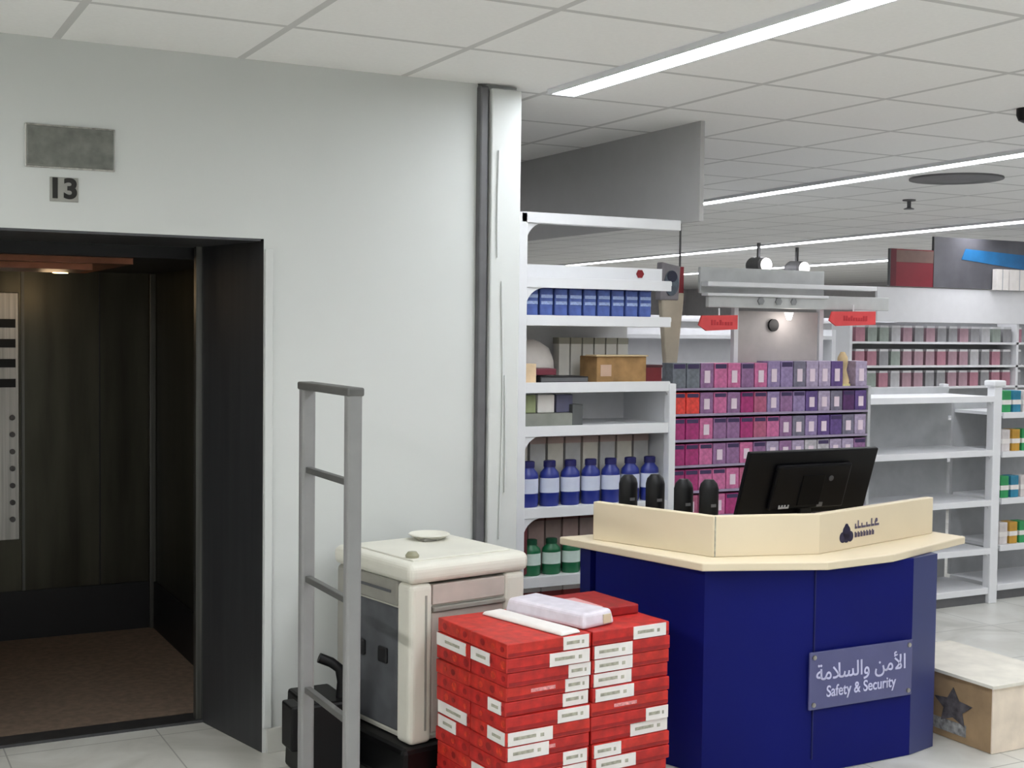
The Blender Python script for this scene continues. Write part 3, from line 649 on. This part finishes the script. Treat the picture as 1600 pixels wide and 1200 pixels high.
for i in range(6):
    for k in range(n):
        f = k/(n-1)
        z = dsh[i]
        if k in (0, 1):
            cname, rgb = [('magenta', (200, 60, 130)), ('vermilion', (226, 70, 60)), ('magenta', (176, 40, 110)), ('magenta', (176, 40, 110)), ('magenta', (176, 40, 110)), ('rose', (196, 96, 132))][i]
            if i == 0: cname, rgb = 'slate', (110, 116, 124)
        elif f < .45: cname, rgb = random.choice(pinks)
        elif f < .6: cname, rgb = random.choice(pinks[1:]+purples[:2])
        else: cname, rgb = random.choice(purples)
        if i >= 3 and f > .4: cname, rgb = random.choice([('pale lilac', (196, 182, 200)), ('silver', (176, 172, 178)), ('mauve', (160, 110, 160))])
        v = random.randrange(2)
        pos = (dx0+pw*(k+.5), dy+.06, z)
        tall = .11 if i else (.13 if f < .45 else .14)
        lb = '%s box on the %s shelf of the display, %s from the left' % (cname, rows[i], ORD[k])
        key = (cname, v, tall)
        if key in protos: dup(protos[key], pos, label=lb); continue
        t = thing('cosmetics_box', lb, 'box', pos, 0, 'pink and purple boxes on the display'); protos[key] = t
        mm = mat(cname.replace(' ', '_')+'_box', rgb, .45, var=.12, scale=40)
        obj('box_body', MB().box(-pw/2+.003, pw/2-.003, -.05, .05, 0, tall), mm, t, bevel=.002)
        if k not in (0, 1) and v == 0:
            obj('box_panel', MB().box(-pw*.2, pw*.2, -.052, -.05, tall*.2, tall*.7), lblm, t, label='pale printed panel')
        else:
            obj('box_panel', MB().box(-pw*.4, pw*.4, -.052, -.05, tall*.78, tall*.96), dkm, t, label='dark printed band')
# red shelf-talkers
for (xa, xb, za, zb, lb) in ((4.04, 4.27, 1.70, 1.785, 'red sign hanging at the left of the display header'), (4.92, 5.235, 1.735, 1.815, 'red sign hanging at the right of the display header')):
    t = thing('red_shelf_sign', lb, 'sign', ((xa+xb)/2, dy, za), 0, 'red signs under the display header')
    w_ = (xb-xa)/2
    obj('sign_board', MB().wallprism([(-w_-.02, .03), (-w_+.03, 0), (w_, .01), (w_, .085), (-w_, .08)], -.008, .004), mat('coral_red_board', (222, 76, 78), .5, var=.05), t)
    lt = MB(); random.seed(5); x = -w_*.5
    while x < w_*.6: lt.box(x, x+.012, -.0095, -.008, .03, .03+random.choice((.018, .028))); x += .018
    obj('sign_lettering', lt, mat('deep_red_print', (190, 44, 54), .5), t, label='deep red lettering')
    obj('sign_hanger', MB().box(-.004, .004, 0, .004, .08, .12), M_white, t)
t = thing('cream_figurine', 'small cream and gold ornament at the right top of the display', 'ornament', (5.06, 5.66, 1.40), 0)
obj('figure_body', MB().lathe([(.035, 0), (.04, .03), (.022, .09), (.03, .13), (.028, .16), (.012, .19)], n=18), mat('cream_gold', (206, 182, 140), .5, var=.12), t, smooth=True)
obj('figure_base', MB().lathe([(.045, 0), (.045, .012)], n=18), mat('pale_yellow', (220, 212, 150), .5), t)
for nm in list(bpy.data.objects):   # leave room for the ornament
    if nm.name.startswith('cosmetics_box') and nm.parent is None and nm.location.z > 1.39 and abs(nm.location.x-5.06) < .07:
        for c in [c for c in bpy.data.objects if c.parent == nm]: bpy.data.objects.remove(c)
        bpy.data.objects.remove(nm)

# ================================================================ empty white gondola on the right
def gondola(name, label, xa, xb, yf, dep, top, zs, cat='shelving', back=M_greyb):
    t = thing(name, label, cat, ((xa+xb)/2, yf+dep/2, 0))
    obj('back_panel', MB().box(xa, xb, yf+dep, yf+dep+.02, .1, top-.02), back, t, world=True)
    for z in zs:
        s = obj('shelf', MB().box(xa+.01, xb-.03, yf+.005, yf+dep, z-.02, z), M_white, t, world=True)
        q = MB().box(xa+.01, xb-.03, yf-.008, yf+.005, z-.035, z+.003); bmesh.ops.translate(q.bm, vec=-t.location, verts=q.bm.verts); obj('ticket_rail', q, M_white, s, bevel=.002)
        br = MB().wallprism(arc(xb-.03, z-.02, .06, -1), yf+.01, yf+.02)
        obj('bracket', br, M_white, t, world=True)
    obj('upright', MB().box(xb-.035, xb+.035, yf-.01, yf+.05, 0, top), M_white, t, bevel=.006, world=True)
    obj('upright', MB().box(xb-.03, xb+.02, yf+dep+.021, yf+dep+.06, 0, top), M_white, t, bevel=.004, world=True)
    obj('base_deck', MB().box(xa, xb, yf, yf+dep, .06, .1), M_white, t, bevel=.004, world=True)
    obj('kick_panel', MB().box(xa, xb, yf+.02, yf+.035, 0, .06), M_dgrey, t, world=True)
    return t
GB = gondola('empty_gondola', 'empty white gondola shelving on the right behind the desk', 5.33, 6.50, 5.85, .4, 1.37, [1.31, .97, .655, .35])
obj('end_cap', MB().box(6.455, 6.56, 5.83, 5.92, 1.37, 1.41), M_white, GB, bevel=.01, world=True, label='bright white end cap')
GC = gondola('stocked_gondola', 'white gondola at the right edge of the picture with small coloured goods', 6.6, 7.5, 5.9, .4, 1.3, [1.2, .95, .65, .35])
protos = {}
for i, z in enumerate((1.2, .95, .65, .35)):
    for k in range(3):
        cn, rgb = [('green', (50, 150, 90)), ('teal', (50, 130, 160)), ('white', (214, 208, 206)), ('amber', (196, 150, 60))][(i*2+k) % 4]
        lb = '%s packet on the %s shelf of the right-edge gondola, %s from the left' % (cn, ['top', 'second', 'third', 'lowest'][i], ORD[k])
        pos = (6.68+k*.09, 5.97, z)
        if cn in protos: dup(protos[cn], pos, label=lb); continue
        t = thing('goods_packet', lb, 'packet', pos, 0, 'packets on the right-edge gondola'); protos[cn] = t
        obj('packet_body', MB().box(-.035, .035, -.04, .04, 0, .14), mat(cn+'_packet', rgb, .5, var=.1), t, bevel=.004)
        obj('packet_band', MB().box(-.0355, .0355, -.0405, .0405, .05, .08), M_label, t)

# ================================================================ far wall gondola with posters
FY = 9.0
FG = thing('wall_gondola', 'long shelving with white header band and faint pink goods at the far right', 'shelving', (10.3, FY+.25, 0))
fa, fb = 8.2, 12.6
obj('back_panel', MB().box(fa, fb, FY+.3, FY+.33, 0, 1.8), M_greyb, FG, world=True)
obj('header_band', MB().box(8.44, fb, FY, FY+.03, 1.80, 2.12), M_white, FG, world=True, bevel=.004)
obj('header_band', MB().box(8.2, 8.44, FY+.02, FY+.04, 1.80, 1.93), M_white, FG, world=True)
for z in (1.62, 1.4, 1.2, .9, .5, .1):
    obj('shelf', MB().box(fa, fb, FY+.05, FY+.3, z-.02, z), M_white, FG, world=True)
for x in (fa-.03, 10.3, fb):
    obj('upright', MB().box(x, x+.03, FY+.05, FY+.295, 0, 1.8), M_white, FG, world=True)
random.seed(21)
fcols = [('dusty pink', (170, 140, 150)), ('grey', (150, 150, 152)), ('rose', (176, 126, 140)), ('silver', (184, 184, 186)), ('sage', (150, 160, 152))]
protos = {}
for i, z in enumerate((1.62, 1.4, 1.2)):
    for k in range(15):
        cn, rgb = random.choice(fcols[:3]+fcols[:1] if 3 < k < 10 else fcols[1:])
        pos = (8.34+k*.145, FY+.16, z)
        lb = '%s pack on the far gondola, %s shelf, %s from the left' % (cn, ['top', 'middle', 'lower'][i], ORD[k])
        if cn in protos: dup(protos[cn], pos, label=lb); continue
        t = thing('small_pack', lb, 'packet', pos, 0, 'packs on the far gondola'); protos[cn] = t
        obj('pack_body', MB().box(-.055, .055, -.06, .06, 0, .13), mat('far_'+cn.replace(' ', '_'), rgb, .6, var=.08), t)
        obj('pack_cap', MB().box(-.05, .05, -.061, .06, .13, .15), M_whiteb, t)
def poster(name, lb, xa, xb, za, zb, m, cat='poster', y=FY-.01):
    t = thing(name, lb, cat, ((xa+xb)/2, y, za)); w_ = (xb-xa)/2
    obj('panel', MB().box(-w_, w_, -.01, .01, 0, zb-za), m, t)
    obj('frame_edge', MB().box(-w_-.01, -w_, -.014, .014, 0, zb-za), M_dgrey, t)
    return t
t = poster('red_poster', 'dark red poster above the white header band of the far gondola', 8.57, 9.10, 2.13, 2.47, mat('poster_crimson', (134, 34, 48), .5, var=.08, scale=3))
obj('poster_top', MB().box(-.2, .26, -.014, -.01, .22, .33), mat('poster_taupe', (124, 98, 90), .6), t, label='taupe upper area')
obj('poster_side', MB().box(-.265, -.2, -.016, -.01, 0, .34), mat('poster_maroon', (96, 22, 36), .6), t, label='maroon left strip')
t = poster('blue_banner_poster', 'dark grey poster with a bright blue streak right of the red poster', 9.11, 10.9, 2.13, 2.6, mat('poster_slate', (92, 92, 98), .5, var=.15, scale=3))
obj('blue_streak', MB().wallprism([(-.55, .27), (.25, .2), (1.2, .2), (1.2, .3), (.2, .34), (-.5, .37)], -.016, -.01), mat('poster_blue', (36, 112, 168), .5, var=.1, scale=6), t, label='bright blue streak')
for k, (xa, xb) in enumerate(((9.86, 10.02), (10.04, 10.3))):
    t = thing('white_box', 'white box on the header band in front of the grey poster, %s of two' % ['left', 'right'][k], 'box', ((xa+xb)/2, FY+.0-.08, 2.12), 0, 'white boxes on the far header')
    obj('box_body', MB().box(-(xb-xa)/2, (xb-xa)/2, -.0, .05, 0.002, .2), M_label, t); obj('box_seam', MB().box(-.005, .005, -.002, 0, 0, .2), M_greyb, t)
# more background fixtures: low store furniture seen between the display and the far shelves
t = thing('green_sprig', 'small green plant on the top of the empty gondola at its left end', 'plant', (5.42, 6.05, 1.312))
obj('pot', MB().lathe([(.022, 0), (.03, .04)], n=14), M_label, t, smooth=True)
lf = MB()
for k in range(9):
    a = k*2.4; r0 = .02+.008*(k % 3)
    p = [(0, 0, .035), (r0*math.cos(a), r0*math.sin(a), .06), (2.2*r0*math.cos(a), 2.2*r0*math.sin(a), .065+.008*(k % 4))]
    lf.tube(p, .006, 6)
obj('leaves', lf, mat('sprig_green', (96, 160, 96), .6, var=.15), t, smooth=True)
for k, (xa, xb, y, z, lb) in enumerate(((4.4, 7.25, 8.2, 1.72, 'pale grey shelving run behind the display stand, nearer one'), (6.0, 13.5, 14, 1.9, 'pale shelving run far behind the display, at the back of the store'))):
    t = thing('shelving_run', lb, 'shelving', ((xa+xb)/2, y, 0), 0)
    obj('back_panel', MB().box(xa, xb, y+.3, y+.32, 0, z), M_whiteb, t, world=True)
    for zz in (.1, .5, .9, 1.3, z-.05):
        obj('shelf', MB().box(xa, xb, y, y+.3, zz-.03, zz), M_white, t, world=True)
    for xx in (xa, xb-.04): obj('upright', MB().box(xx, xx+.04, y-.005, y+.3, 0, z), M_white, t, world=True)
